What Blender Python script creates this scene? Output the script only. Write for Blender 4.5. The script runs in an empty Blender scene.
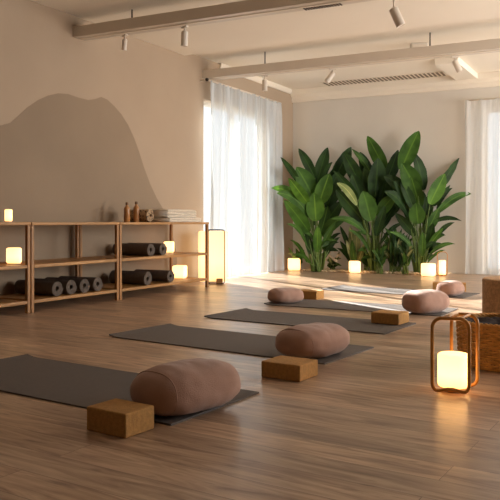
import bpy, bmesh, math, random
from mathutils import Vector, Matrix, noise
PI = math.pi
random.seed(7)
SC = bpy.context.scene
COL = SC.collection

# ------------------------------------------------------------ camera geometry (for turning measured points into metres)
F, H = 715.0, 0.82
A = math.atan(400 / F); SN, CS = math.sin(A), math.cos(A)
def G(px, py, h=0.0):
    z = F * (H - h) / (py - 222); l = (px - 250) / F * z
    return Vector((-SN * z + CS * l, CS * z + SN * l, h))
def D(px, py, z):
    l = (px - 250) / F * z
    return Vector((-SN * z + CS * l, CS * z + SN * l, H - (py - 222) * z / F))
def Wp(px, py, X):
    dx = -SN + CS * (px - 250) / F; dy = CS + SN * (px - 250) / F; z = X / dx
    return Vector((X, dy * z, H - (py - 222) * z / F))

cam = bpy.data.cameras.new('camera'); co = bpy.data.objects.new('camera', cam); COL.objects.link(co)
co.location = (0, 0, H); co.rotation_euler = (PI / 2, 0, A)
cam.sensor_width = 36; cam.lens = 36 * F / 500; cam.shift_y = -28 / 500
cam.clip_start = 0.05
SC.camera = co

# ------------------------------------------------------------ materials
def lin(r, g, b):
    f = lambda c: (c / 255 / 12.92) if c / 255 <= .04045 else ((c / 255 + .055) / 1.055) ** 2.4
    return (f(r), f(g), f(b), 1)
def nd(nt, t, **k):
    n = nt.nodes.new(t)
    for a, b in k.items(): setattr(n, a, b)
    return n
def base(name):
    m = bpy.data.materials.new(name); m.use_nodes = True
    return m, m.node_tree, m.node_tree.nodes['Principled BSDF']
def mat(name, col, rough=.6, var=.12, scale=8, bump=.0, bscale=60, stretch=(1, 1, 1), metal=0, sheen=0, detail=4):
    m, nt, p = base(name)
    tc = nd(nt, 'ShaderNodeTexCoord'); mp = nd(nt, 'ShaderNodeMapping'); mp.inputs['Scale'].default_value = stretch
    nt.links.new(tc.outputs['Object'], mp.inputs[0])
    n = nd(nt, 'ShaderNodeTexNoise'); n.inputs['Scale'].default_value = scale; n.inputs['Detail'].default_value = detail
    nt.links.new(mp.outputs[0], n.inputs['Vector'])
    r = nd(nt, 'ShaderNodeValToRGB')
    c = col
    r.color_ramp.elements[0].position = .3; r.color_ramp.elements[1].position = .7
    r.color_ramp.elements[0].color = (c[0] * (1 - var), c[1] * (1 - var), c[2] * (1 - var), 1)
    r.color_ramp.elements[1].color = (min(1, c[0] * (1 + var)), min(1, c[1] * (1 + var)), min(1, c[2] * (1 + var)), 1)
    nt.links.new(n.outputs[0], r.inputs[0]); nt.links.new(r.outputs[0], p.inputs['Base Color'])
    p.inputs['Roughness'].default_value = rough; p.inputs['Metallic'].default_value = metal
    if sheen: p.inputs['Sheen Weight'].default_value = sheen
    if bump:
        n2 = nd(nt, 'ShaderNodeTexNoise'); n2.inputs['Scale'].default_value = bscale; n2.inputs['Detail'].default_value = 3
        nt.links.new(mp.outputs[0], n2.inputs['Vector'])
        b = nd(nt, 'ShaderNodeBump'); b.inputs['Strength'].default_value = bump; b.inputs['Distance'].default_value = .01
        nt.links.new(n2.outputs[0], b.inputs['Height']); nt.links.new(b.outputs[0], p.inputs['Normal'])
    return m

M = {}
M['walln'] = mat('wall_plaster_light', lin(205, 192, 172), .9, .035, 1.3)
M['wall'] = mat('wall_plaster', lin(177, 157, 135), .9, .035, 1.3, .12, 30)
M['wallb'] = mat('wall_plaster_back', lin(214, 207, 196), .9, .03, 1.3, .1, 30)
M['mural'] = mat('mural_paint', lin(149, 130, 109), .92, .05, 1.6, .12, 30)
M['ceil'] = mat('ceiling_paint', lin(240, 232, 218), .85, .02, 1.0, .05, 30)
M['trim'] = mat('trim_paint', lin(236, 226, 210), .6, .02, 2)
M['white'] = mat('white_metal', lin(218, 208, 194), .45, .02, 2)
M['dark'] = mat('dark_slot', lin(60, 50, 42), .7, .1, 5)
M['slot'] = mat('vent_slot_grey', lin(118, 104, 88), .7, .1, 5)
M['shelf'] = mat('shelf_wood', lin(172, 126, 74), .45, .2, 5, .15, 40, (1, .25, 6))
M['legw'] = mat('leg_wood', lin(160, 114, 66), .45, .2, 5, .1, 40, (6, 6, .6))
M['lanw'] = mat('lantern_wood', lin(190, 132, 60), .32, .2, 9, .1, 60)
M['cork'] = mat('cork_block', lin(176, 130, 70), .85, .16, 60, .35, 140)
M['corkc'] = mat('cork_stool', lin(196, 156, 116), .85, .25, 55, .4, 90)
M['bols'] = mat('bolster_fabric', lin(166, 130, 113), .95, .07, 9, .25, 220, sheen=.25)
M['mat'] = mat('mat_rubber', lin(97, 90, 86), .72, .06, 30, .3, 500)
M['roll'] = mat('roll_rubber', lin(100, 88, 78), .8, .1, 30, .3, 400)
M['rodm'] = mat('dark_metal', lin(50, 42, 36), .4, .05, 5, metal=.6)
M['bottle'] = mat('bottle_amber', lin(176, 122, 70), .3, .12, 12)
M['cap'] = mat('bottle_cap', lin(105, 70, 42), .4, .1, 9)
M['towel'] = mat('towel_cream', lin(228, 216, 198), .95, .06, 12, .5, 260, sheen=.3)
M['towel2'] = mat('towel_grey', lin(216, 204, 186), .95, .07, 12, .5, 260, sheen=.3)
M['basket'] = mat('basket_wicker', lin(214, 160, 88), .65, .25, 22, .3, 120)
M['blank'] = mat('dark_blanket', lin(44, 30, 27), .95, .4, 14, .5, 80)
M['grav'] = mat('gravel_stone', lin(214, 192, 160), .8, .3, 14)
M['soil'] = mat('soil', lin(70, 52, 38), .95, .3, 30, .5, 60)
M['frame'] = mat('window_frame_paint', lin(214, 205, 192), .5, .02, 3)
M['flower'] = mat('flower_white', lin(206, 186, 158), .7, .1, 9)

def patterned():
    m, nt, p = base('towel_pattern')
    tc = nd(nt, 'ShaderNodeTexCoord'); v = nd(nt, 'ShaderNodeTexVoronoi'); v.inputs['Scale'].default_value = 38
    nt.links.new(tc.outputs['Object'], v.inputs['Vector'])
    r = nd(nt, 'ShaderNodeValToRGB'); r.color_ramp.elements[0].color = lin(70, 52, 40); r.color_ramp.elements[1].color = lin(178, 150, 118)
    r.color_ramp.elements[0].position = .25; r.color_ramp.elements[1].position = .5
    nt.links.new(v.outputs['Distance'], r.inputs[0]); nt.links.new(r.outputs[0], p.inputs['Base Color']); p.inputs['Roughness'].default_value = .95
    return m
M['pattern'] = patterned()

def floor_mat():
    m, nt, p = base('floor_oak')
    L = nt.links.new
    tc = nd(nt, 'ShaderNodeTexCoord'); mp = nd(nt, 'ShaderNodeMapping'); mp.inputs['Rotation'].default_value = (0, 0, math.radians(3))
    L(tc.outputs['Object'], mp.inputs[0])
    br = nd(nt, 'ShaderNodeTexBrick'); br.offset = .37; br.offset_frequency = 2
    br.inputs['Scale'].default_value = 1; br.inputs['Brick Width'].default_value = 1.9; br.inputs['Row Height'].default_value = .16
    br.inputs['Mortar Size'].default_value = .0012; br.inputs['Mortar Smooth'].default_value = .3; br.inputs['Bias'].default_value = 0
    br.inputs['Color1'].default_value = (0, 0, 0, 1); br.inputs['Color2'].default_value = (1, 1, 1, 1); br.inputs['Mortar'].default_value = (.5, .5, .5, 1)
    L(mp.outputs[0], br.inputs['Vector'])
    # grain: stretched noise, shifted per plank
    sep = nd(nt, 'ShaderNodeSeparateColor'); L(br.outputs['Color'], sep.inputs[0])
    m2 = nd(nt, 'ShaderNodeMapping'); m2.inputs['Scale'].default_value = (.85, 7.0, 1)
    L(mp.outputs[0], m2.inputs[0])
    ad = nd(nt, 'ShaderNodeVectorMath', operation='ADD'); cx = nd(nt, 'ShaderNodeCombineXYZ')
    mu = nd(nt, 'ShaderNodeMath', operation='MULTIPLY'); mu.inputs[1].default_value = 17; L(sep.outputs[0], mu.inputs[0])
    L(mu.outputs[0], cx.inputs[2]); L(m2.outputs[0], ad.inputs[0]); L(cx.outputs[0], ad.inputs[1])
    n = nd(nt, 'ShaderNodeTexNoise'); n.inputs['Scale'].default_value = 2.2; n.inputs['Detail'].default_value = 8; n.inputs['Roughness'].default_value = .62; n.inputs['Distortion'].default_value = 1.3
    L(ad.outputs[0], n.inputs['Vector'])
    r = nd(nt, 'ShaderNodeValToRGB'); e = r.color_ramp.elements
    e[0].position = .28; e[0].color = lin(116, 86, 65); e[1].position = .70; e[1].color = lin(214, 187, 160)
    x = e.new(.45); x.color = lin(170, 140, 114)
    L(n.outputs[0], r.inputs[0])
    # plank tone
    mx = nd(nt, 'ShaderNodeMix', data_type='RGBA', blend_type='MULTIPLY'); mx.inputs[0].default_value = 1
    tr = nd(nt, 'ShaderNodeMapRange'); tr.inputs[3].default_value = .76; tr.inputs[4].default_value = 1.12
    L(sep.outputs[0], tr.inputs[0]); L(r.outputs[0], mx.inputs[6]); L(tr.outputs[0], mx.inputs[7])
    # joints
    mj = nd(nt, 'ShaderNodeMix', data_type='RGBA'); mj.inputs[7].default_value = lin(74, 50, 36)
    jf = nd(nt, 'ShaderNodeMath', operation='MULTIPLY'); jf.inputs[1].default_value = .9
    L(br.outputs['Fac'], jf.inputs[0]); L(jf.outputs[0], mj.inputs[0]); L(mx.outputs[2], mj.inputs[6])
    # small dark knots
    m3 = nd(nt, 'ShaderNodeMapping'); m3.inputs['Scale'].default_value = (1.6, 8.5, 1); L(mp.outputs[0], m3.inputs[0])
    kn = nd(nt, 'ShaderNodeTexNoise'); kn.inputs['Scale'].default_value = 3.1; kn.inputs['Detail'].default_value = 2; L(m3.outputs[0], kn.inputs['Vector'])
    kr = nd(nt, 'ShaderNodeMapRange'); kr.inputs[1].default_value = .64; kr.inputs[2].default_value = .74; kr.inputs[3].default_value = 0; kr.inputs[4].default_value = .6
    L(kn.outputs[0], kr.inputs[0])
    mk = nd(nt, 'ShaderNodeMix', data_type='RGBA'); mk.inputs[7].default_value = lin(86, 56, 40); L(kr.outputs[0], mk.inputs[0]); L(mj.outputs[2], mk.inputs[6])
    L(mk.outputs[2], p.inputs['Base Color'])
    rr = nd(nt, 'ShaderNodeMapRange'); rr.inputs[3].default_value = .24; rr.inputs[4].default_value = .38; L(n.outputs[0], rr.inputs[0]); L(rr.outputs[0], p.inputs['Roughness'])
    b = nd(nt, 'ShaderNodeBump'); b.inputs['Strength'].default_value = .12; b.inputs['Distance'].default_value = .004
    L(n.outputs[0], b.inputs['Height']); L(b.outputs[0], p.inputs['Normal'])
    return m
M['floor'] = floor_mat()

def sheer(name, transp, col, dense):
    m = bpy.data.materials.new(name); m.use_nodes = True; nt = m.node_tree; nt.nodes.clear(); L = nt.links.new
    o = nd(nt, 'ShaderNodeOutputMaterial'); t = nd(nt, 'ShaderNodeBsdfTranslucent'); d = nd(nt, 'ShaderNodeBsdfDiffuse'); tr = nd(nt, 'ShaderNodeBsdfTransparent')
    t.inputs[0].default_value = col; d.inputs[0].default_value = col; tr.inputs[0].default_value = (1, 1, 1, 1)
    a = nd(nt, 'ShaderNodeMixShader'); a.inputs[0].default_value = dense; L(t.outputs[0], a.inputs[1]); L(d.outputs[0], a.inputs[2])
    # woven density varies in soft vertical bands
    tc = nd(nt, 'ShaderNodeTexCoord'); mp = nd(nt, 'ShaderNodeMapping'); mp.inputs['Scale'].default_value = (6, 6, .25); L(tc.outputs['Object'], mp.inputs[0])
    n = nd(nt, 'ShaderNodeTexNoise'); n.inputs['Scale'].default_value = 1.5; L(mp.outputs[0], n.inputs['Vector'])
    r = nd(nt, 'ShaderNodeMapRange'); r.inputs[1].default_value = .3; r.inputs[2].default_value = .7; r.inputs[3].default_value = transp * .45; r.inputs[4].default_value = transp * 1.55; L(n.outputs[0], r.inputs[0])
    b = nd(nt, 'ShaderNodeMixShader'); L(r.outputs[0], b.inputs[0]); L(a.outputs[0], b.inputs[1]); L(tr.outputs[0], b.inputs[2]); L(b.outputs[0], o.inputs[0])
    return m
M['sheer'] = sheer('sheer_curtain', .41, lin(210, 218, 223), .985)
M['sheer2'] = sheer('sheer_curtain_lighter', .34, lin(236, 238, 238), .6)
def glass():
    m = bpy.data.materials.new('window_glass'); m.use_nodes = True; nt = m.node_tree; nt.nodes.clear(); L = nt.links.new
    o = nd(nt, 'ShaderNodeOutputMaterial'); tr = nd(nt, 'ShaderNodeBsdfTransparent'); g = nd(nt, 'ShaderNodeBsdfGlossy'); g.inputs['Roughness'].default_value = .02
    mx = nd(nt, 'ShaderNodeMixShader'); mx.inputs[0].default_value = .06
    L(tr.outputs[0], mx.inputs[1]); L(g.outputs[0], mx.inputs[2]); L(mx.outputs[0], o.inputs[0]); return m
M['glass'] = glass()
def glow(name, col, strength):
    m, nt, p = base(name)
    p.inputs['Base Color'].default_value = lin(240, 225, 190); p.inputs['Roughness'].default_value = .5
    tc = nd(nt, 'ShaderNodeTexCoord'); sp = nd(nt, 'ShaderNodeSeparateXYZ'); nt.links.new(tc.outputs['Generated'], sp.inputs[0])
    # opal glass lit by the bulb in its lower middle
    r = nd(nt, 'ShaderNodeValToRGB'); e = r.color_ramp.elements
    c = col
    e[0].position = 0; e[0].color = (c[0] * .9, c[1] * .8, c[2] * .62, 1); e[1].position = 1; e[1].color = (c[0] * .92, c[1] * .86, c[2] * .8, 1)
    q = e.new(.4); q.color = c
    nt.links.new(sp.outputs[2], r.inputs[0]); nt.links.new(r.outputs[0], p.inputs['Emission Color']); p.inputs['Emission Strength'].default_value = strength
    return m
M['glow'] = glow('lamp_glow', (1, .58, .25, 1), 2.5)
M['glow3'] = glow('lantern_glow', (1, .52, .18, 1), 3.8)
M['glow2'] = glow('paper_glow', (1, .64, .30, 1), 1.6)

def leaf_mat(name, c1, c2):
    m, nt, p = base(name); L = nt.links.new
    tc = nd(nt, 'ShaderNodeTexCoord'); uv = nd(nt, 'ShaderNodeSeparateXYZ'); L(tc.outputs['UV'], uv.inputs[0])
    n = nd(nt, 'ShaderNodeTexNoise'); n.inputs['Scale'].default_value = 5; L(tc.outputs['Object'], n.inputs['Vector'])
    r = nd(nt, 'ShaderNodeValToRGB'); r.color_ramp.elements[0].position = .35; r.color_ramp.elements[1].position = .65
    r.color_ramp.elements[0].color = c1; r.color_ramp.elements[1].color = c2; L(n.outputs[0], r.inputs[0])
    # midrib: |u-.5| small
    s = nd(nt, 'ShaderNodeMath', operation='SUBTRACT'); s.inputs[1].default_value = .5; L(uv.outputs[0], s.inputs[0])
    a = nd(nt, 'ShaderNodeMath', operation='ABSOLUTE'); L(s.outputs[0], a.inputs[0])
    k = nd(nt, 'ShaderNodeMapRange'); k.inputs[1].default_value = .02; k.inputs[2].default_value = .06; k.inputs[3].default_value = .75; k.inputs[4].default_value = 0; L(a.outputs[0], k.inputs[0])
    mx = nd(nt, 'ShaderNodeMix', data_type='RGBA'); mx.inputs[7].default_value = (c2[0] * 1.9, c2[1] * 1.6, c2[2] * 1.6, 1); L(k.outputs[0], mx.inputs[0]); L(r.outputs[0], mx.inputs[6])
    L(mx.outputs[2], p.inputs['Base Color']); p.inputs['Roughness'].default_value = .5; p.inputs['Specular IOR Level'].default_value = .3
    w = nd(nt, 'ShaderNodeTexWave'); w.inputs['Scale'].default_value = 14; w.bands_direction = 'Y'; L(tc.outputs['UV'], w.inputs['Vector'])
    b = nd(nt, 'ShaderNodeBump'); b.inputs['Strength'].default_value = .25; b.inputs['Distance'].default_value = .01; L(w.outputs[0], b.inputs['Height']); L(b.outputs[0], p.inputs['Normal'])
    tl = nd(nt, 'ShaderNodeBsdfTranslucent'); L(mx.outputs[2], tl.inputs[0])
    ms = nd(nt, 'ShaderNodeMixShader'); ms.inputs[0].default_value = .22
    o = [x for x in nt.nodes if x.type == 'OUTPUT_MATERIAL'][0]
    L(p.outputs[0], ms.inputs[1]); L(tl.outputs[0], ms.inputs[2]); L(ms.outputs[0], o.inputs[0])
    return m
M['leafA'] = leaf_mat('leaf_bright', lin(58, 98, 28), lin(92, 136, 46))
M['leafB'] = leaf_mat('leaf_mid', lin(46, 80, 24), lin(74, 114, 40))
M['leafC'] = leaf_mat('leaf_dark', lin(26, 50, 18), lin(46, 78, 30))
M['leafP'] = leaf_mat('leaf_pale', lin(140, 160, 96), lin(176, 190, 128))
M['leafV'] = leaf_mat('leaf_variegated', lin(84, 96, 52), lin(150, 152, 100))
M['stalk'] = mat('stalk_green', lin(96, 120, 54), .5, .25, 8, .1, 40, (3, 3, .5))

# ------------------------------------------------------------ mesh helpers
def tag(o, label=None, cat=None, group=None, kind=None):
    if label: o['label'] = label
    if cat: o['category'] = cat
    if group: o['group'] = group
    if kind: o['kind'] = kind
    return o
def thing(name, label, cat, loc, rz=0, group=None, kind=None):
    o = bpy.data.objects.new(name, None); COL.objects.link(o); o.location = loc; o.rotation_euler = (0, 0, rz); o.empty_display_size = .1
    return tag(o, label, cat, group, kind)
def obj(name, bm, m, parent=None, smooth=False, bevel=0, seg=2, sub=0, loc=None, rz=0, ang=40):
    bmesh.ops.recalc_face_normals(bm, faces=bm.faces)
    me = bpy.data.meshes.new(name); bm.to_mesh(me); bm.free()
    for x in (m if isinstance(m, (list, tuple)) else [m]): me.materials.append(x)
    o = bpy.data.objects.new(name, me); COL.objects.link(o)
    if parent: o.parent = parent
    if loc is not None: o.location = loc
    if rz: o.rotation_euler = (0, 0, rz)
    if bevel:
        b = o.modifiers.new('bevel', 'BEVEL'); b.width = bevel; b.segments = seg; b.limit_method = 'ANGLE'; b.angle_limit = math.radians(ang)
    if sub:
        s = o.modifiers.new('sub', 'SUBSURF'); s.levels = sub; s.render_levels = sub
    if smooth or bevel:
        for p in me.polygons: p.use_smooth = True
        if bevel and not smooth:
            w = o.modifiers.new('wn', 'WEIGHTED_NORMAL'); w.keep_sharp = True
    return o
def bx(bm, x0, x1, y0, y1, z0, z1):
    v = [bm.verts.new((x, y, z)) for z in (z0, z1) for y in (y0, y1) for x in (x0, x1)]
    for f in ((0, 2, 3, 1), (4, 5, 7, 6), (0, 1, 5, 4), (2, 6, 7, 3), (0, 4, 6, 2), (1, 3, 7, 5)):
        bm.faces.new([v[i] for i in f])
def box(*a):
    bm = bmesh.new(); bx(bm, *a); return bm
def lathe(bm, prof, n=32, c=(0, 0, 0), cap=True):
    rings = []
    for r, z in prof:
        rings.append([bm.verts.new((c[0] + r * math.cos(2 * PI * i / n), c[1] + r * math.sin(2 * PI * i / n), c[2] + z)) for i in range(n)])
    for a, b in zip(rings, rings[1:]):
        for i in range(n): bm.faces.new((a[i], a[(i + 1) % n], b[(i + 1) % n], b[i]))
    if cap:
        bm.faces.new(rings[0][::-1]); bm.faces.new(rings[-1])
    return bm
def tube(bm, pts, r, n=8, closed=False, r2=None):
    pts = [Vector(p) for p in pts]; N = len(pts); rings = []
    up = Vector((0, 0, 1)); prev = None
    for i, p in enumerate(pts):
        if closed: t = pts[(i + 1) % N] - pts[i - 1]
        else: t = pts[min(i + 1, N - 1)] - pts[max(i - 1, 0)]
        t.normalize()
        if prev is None:
            a = t.orthogonal().normalized() if abs(t.z) > .9 else t.cross(up).normalized()
        else:
            a = (prev - t * prev.dot(t))
            a = a.normalized() if a.length > 1e-6 else t.orthogonal().normalized()
        prev = a; b = t.cross(a)
        rr = r if r2 is None else r + (r2 - r) * i / (N - 1)
        rings.append([bm.verts.new(p + (a * math.cos(2 * PI * k / n) + b * math.sin(2 * PI * k / n)) * rr) for k in range(n)])
    for i in range(N if closed else N - 1):
        a, b = rings[i], rings[(i + 1) % N]
        for k in range(n): bm.faces.new((a[k], a[(k + 1) % n], b[(k + 1) % n], b[k]))
    if not closed:
        bm.faces.new(rings[0][::-1]); bm.faces.new(rings[-1])
    return bm
def rloop(w, z0, z1, r, seg=6):
    """rounded rectangle in local XZ, width w centred on 0"""
    pts = []
    for cx, cz, a0 in ((w / 2 - r, z1 - r, 0), (-w / 2 + r, z1 - r, 90), (-w / 2 + r, z0 + r, 180), (w / 2 - r, z0 + r, 270)):
        for k in range(seg + 1):
            a = math.radians(a0 + 90 * k / seg); pts.append((cx + r * math.cos(a), cz + r * math.sin(a)))
    return pts

# ------------------------------------------------------------ the room
CORN = Vector((-5.506, 11.398)); BA = math.radians(2.98)
XW, XR, YB = -5.506, 3.2, -2.6
HC = 3.07
def yback(x): return CORN.y + (x - CORN.x) * math.tan(BA)
tag(obj('floor', box(XW - .3, XR + .3, YB - .3, 12.6, -.12, 0), M['floor']), kind='structure')
# ceiling: three bays, the near one a little lower, soffit boxes
bm = bmesh.new(); bx(bm, XW - .3, XR + .3, YB - .3, 12.6, 3.14, 3.3)
tag(obj('ceiling', bm, M['ceil']), kind='structure')
bm = bmesh.new()
def skewbox(bm, x0, x1, y0, y1, z0, z1):
    """a box whose long sides run parallel to the back wall; y0,y1 taken at the left wall"""
    k = math.tan(BA)
    v = [bm.verts.new((x, y + (x - XW) * k, z)) for z in (z0, z1) for y in (y0, y1) for x in (x0, x1)]
    for f in ((0, 2, 3, 1), (4, 5, 7, 6), (0, 1, 5, 4), (2, 6, 7, 3), (0, 4, 6, 2), (1, 3, 7, 5)): bm.faces.new([v[i] for i in f])
skewbox(bm, XW, XR, YB - .3, 8.02, 3.075, 3.139)
tag(obj('ceiling_panel', bm, M['ceil'], bevel=.006), kind='structure')
# left wall (window opening 8.55..10.50, head 2.55)
WY0, WY1, WZ = 8.50, 10.48, 2.56
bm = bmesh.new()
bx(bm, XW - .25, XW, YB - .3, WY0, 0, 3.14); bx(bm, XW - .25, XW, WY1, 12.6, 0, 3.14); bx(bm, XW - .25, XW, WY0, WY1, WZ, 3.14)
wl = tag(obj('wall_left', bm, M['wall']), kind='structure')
# darker brown mountain shape on the left wall
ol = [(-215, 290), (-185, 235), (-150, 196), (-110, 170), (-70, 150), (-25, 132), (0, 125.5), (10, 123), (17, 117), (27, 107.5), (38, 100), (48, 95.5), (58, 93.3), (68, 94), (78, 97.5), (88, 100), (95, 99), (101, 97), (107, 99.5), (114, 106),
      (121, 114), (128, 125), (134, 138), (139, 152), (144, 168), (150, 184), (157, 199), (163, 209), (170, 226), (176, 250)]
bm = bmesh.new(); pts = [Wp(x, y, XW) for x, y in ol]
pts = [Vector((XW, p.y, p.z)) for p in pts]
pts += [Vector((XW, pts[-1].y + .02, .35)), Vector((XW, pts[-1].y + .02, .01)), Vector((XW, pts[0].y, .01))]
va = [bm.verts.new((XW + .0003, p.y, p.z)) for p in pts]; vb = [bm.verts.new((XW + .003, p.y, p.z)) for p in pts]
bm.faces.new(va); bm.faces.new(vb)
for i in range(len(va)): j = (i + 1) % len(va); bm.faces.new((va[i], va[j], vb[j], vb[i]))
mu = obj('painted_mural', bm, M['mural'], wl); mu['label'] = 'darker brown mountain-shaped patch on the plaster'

# back wall, turned 3 degrees, with window opening behind the right curtain
bw = bpy.data.objects
BX0 = 3.22   # opening start along wall
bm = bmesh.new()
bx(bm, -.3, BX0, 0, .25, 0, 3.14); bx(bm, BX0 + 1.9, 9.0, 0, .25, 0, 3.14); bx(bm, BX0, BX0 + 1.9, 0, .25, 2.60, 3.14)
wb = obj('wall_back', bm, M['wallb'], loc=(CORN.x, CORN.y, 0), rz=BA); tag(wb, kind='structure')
def BWp(u, d, z):  # u along wall, d into room
    return Vector((CORN.x + u * math.cos(BA) + d * math.sin(BA), CORN.y + u * math.sin(BA) - d * math.cos(BA), z))
# right and rear walls (outside the frame)
FILL_WINDOWS = [(5.8, 7.8), (8.8, 10.8)]  # unseen window openings, added to admit fill light
bm = bmesh.new(); ys = [YB - .3] + [v for w in FILL_WINDOWS for v in w] + [12.6]
for a, b in zip(ys[::2], ys[1::2]): bx(bm, XR, XR + .25, a, b, 0, 3.14)
for a, b in FILL_WINDOWS: bx(bm, XR, XR + .25, a, b, 2.6, 3.14); bx(bm, XR, XR + .25, a, b, 0, .35)
tag(obj('wall_right', bm, M['walln']), kind='structure')
tag(obj('wall_front', box(XW, XR, YB - .25, YB, 0, 3.14), M['wall']), kind='structure')
# cornices
bm = bmesh.new()
prof = [(0, 2.925), (.05, 2.925), (.06, 2.95), (.06, 3.0), (.10, 3.03), (.12, 3.045), (.12, 3.139), (0, 3.139)]
def sweep(bm, prof, fn, u0, u1):
    a = [bm.verts.new(fn(u0, d, z)) for d, z in prof]; b = [bm.verts.new(fn(u1, d, z)) for d, z in prof]
    for i in range(len(prof)): j = (i + 1) % len(prof); bm.faces.new((a[i], a[j], b[j], b[i]))
    bm.faces.new(a[::-1]); bm.faces.new(b)
sweep(bm, prof, lambda u, d, z: BWp(u, d, z), 0.0, 8.6)
tag(obj('trim_1', bm, M['trim'], bevel=.004), kind='structure')
bm = bmesh.new()
sweep(bm, [(0, 3.06), (.02, 3.06), (.045, 3.09), (.05, 3.139), (0, 3.139)], lambda u, d, z: Vector((XW + d, u, z)), 8.9, 11.27)
tag(obj('trim_2', bm, M['trim'], bevel=.004), kind='structure')
bm = bmesh.new()
sweep(bm, [(0, .0), (.012, .0), (.012, .035), (0, .035)], lambda u, d, z: BWp(u, d, z), 0.0, 8.6)
tag(obj('baseboard_back', bm, M['wallb'], bevel=.003), kind='structure')

# windows
def window(name, u0, u1, z0, z1, fn, mull, bars):
    f = bmesh.new()
    def b(a0, a1, c0, c1, d0=-.16, d1=-.10):
        v = [f.verts.new(fn(u, d, z)) for z in (c0, c1) for d in (d0, d1) for u in (a0, a1)]
        for q in ((0, 2, 3, 1), (4, 5, 7, 6), (0, 1, 5, 4), (2, 6, 7, 3), (0, 4, 6, 2), (1, 3, 7, 5)): f.faces.new([v[i] for i in q])
    t = .06
    b(u0, u0 + t, z0, z1); b(u1 - t, u1, z0, z1); b(u0 + t, u1 - t, z0, z0 + t + .03); b(u0 + t, u1 - t, z1 - t, z1)
    for k in range(1, mull + 1):
        c = u0 + (u1 - u0) * k / (mull + 1); b(c - .035, c + .035, z0 + .09, z1 - t)
    for k in range(1, bars + 1):
        c = z0 + (z1 - z0) * k / (bars + 1); b(u0 + t, u1 - t, c - .02, c + .02, -.15, -.11)
    o = obj(name, f, M['frame']); tag(o, kind='structure')
    g = bmesh.new(); v = [g.verts.new(fn(u, -.13, z)) for u, z in ((u0 + t, z0 + .09), (u1 - t, z0 + .09), (u1 - t, z1 - t), (u0 + t, z1 - t))]; g.faces.new(v)
    obj('glass_pane', g, M['glass'], o)
window('window_1', WY0, WY1, 0.0, WZ, lambda u, d, z: Vector((XW + d, u, z)), 1, 0)
window('window_2', BX0, BX0 + 1.9, 0.0, 2.60, BWp, 1, 0)
for i, (a, b_) in enumerate(FILL_WINDOWS):
    window('window_%d' % (3 + i), a, b_, .35, 2.6, lambda u, d, z: Vector((XR - d, u, z)), 1, 1)  # added windows out of view, made to let the fill in

# ------------------------------------------------------------ curtains
def curtain(name, label, fn, u0, u1, z1, folds, amp, seed, d0, fin=True):
    rnd = random.Random(seed); t = thing(name, label, 'curtain', fn((u0 + u1) / 2, d0, 0))
    inv = t.location.copy()
    ph = [rnd.uniform(0, 6.28) for _ in range(6)]; fr = [folds * x for x in (1, .53, 1.9, .31, 2.7, 1.37)]; am = [1, .7, .35, .6, .15, .4]
    bm = bmesh.new(); nu, nz = int(folds * 16), 26; g = []
    for i in range(nu + 1):
        s = i / nu; c = []
        for k in range(nz + 1):
            v = k / nz
            w = sum(a * math.sin(2 * PI * f * (s + .012 * math.sin(3 * v + p)) + p) for a, f, p in zip(am, fr, ph)) / 2.2
            e = amp * (.45 + .55 * (1 - v) ** .6)
            top = math.sin(2 * PI * folds * 2.2 * s) * .012 * max(0, (v - .9) * 10)
            u = u0 + (u1 - u0) * s + .012 * math.sin(9 * s + 4 * v)
            z = .008 + (z1 - .008) * v + (0.006 * w if k == 0 else 0)
            c.append(bm.verts.new(fn(u, d0 + w * e + top, z) - inv))
        g.append(c)
    for i in range(nu):
        for k in range(nz): bm.faces.new((g[i][k], g[i + 1][k], g[i + 1][k + 1], g[i][k + 1]))
    obj('curtain_cloth', bm, M['sheer' if fin else 'sheer2'], t, smooth=True)
    bm = bmesh.new(); tube(bm, [fn(u0 - (.07 if fin else -.02), d0, z1 + .0) - inv, fn(u1 + .05, d0, z1 + .0) - inv], .012, 10)
    obj('curtain_rod', bm, M['white'], t, smooth=True)
    if not fin: return
    bm = bmesh.new(); tube(bm, [fn(u0 - .10, d0, z1) - inv, fn(u0 - .07, d0, z1) - inv], .022, 12)
    obj('rod_finial', bm, M['rodm'], t, smooth=True)
    bm = bmesh.new(); tube(bm, [fn(u0 - .04, 0, z1) - inv, fn(u0 - .04, d0, z1) - inv], .009, 8); obj('rod_bracket', bm, M['white'], t)
LW = lambda u, d, z: Vector((XW + d, u, z))
curtain('curtain', 'tall white sheer curtain over the window on the left wall, beside the plants', LW, 8.47, 10.62, 2.80, 9, .075, 3, .13)
curtain('curtain', 'white sheer curtain hanging on the back wall at the right edge', BWp, 2.98, 5.6, 2.72, 11, .07, 8, .13, False)

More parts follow.
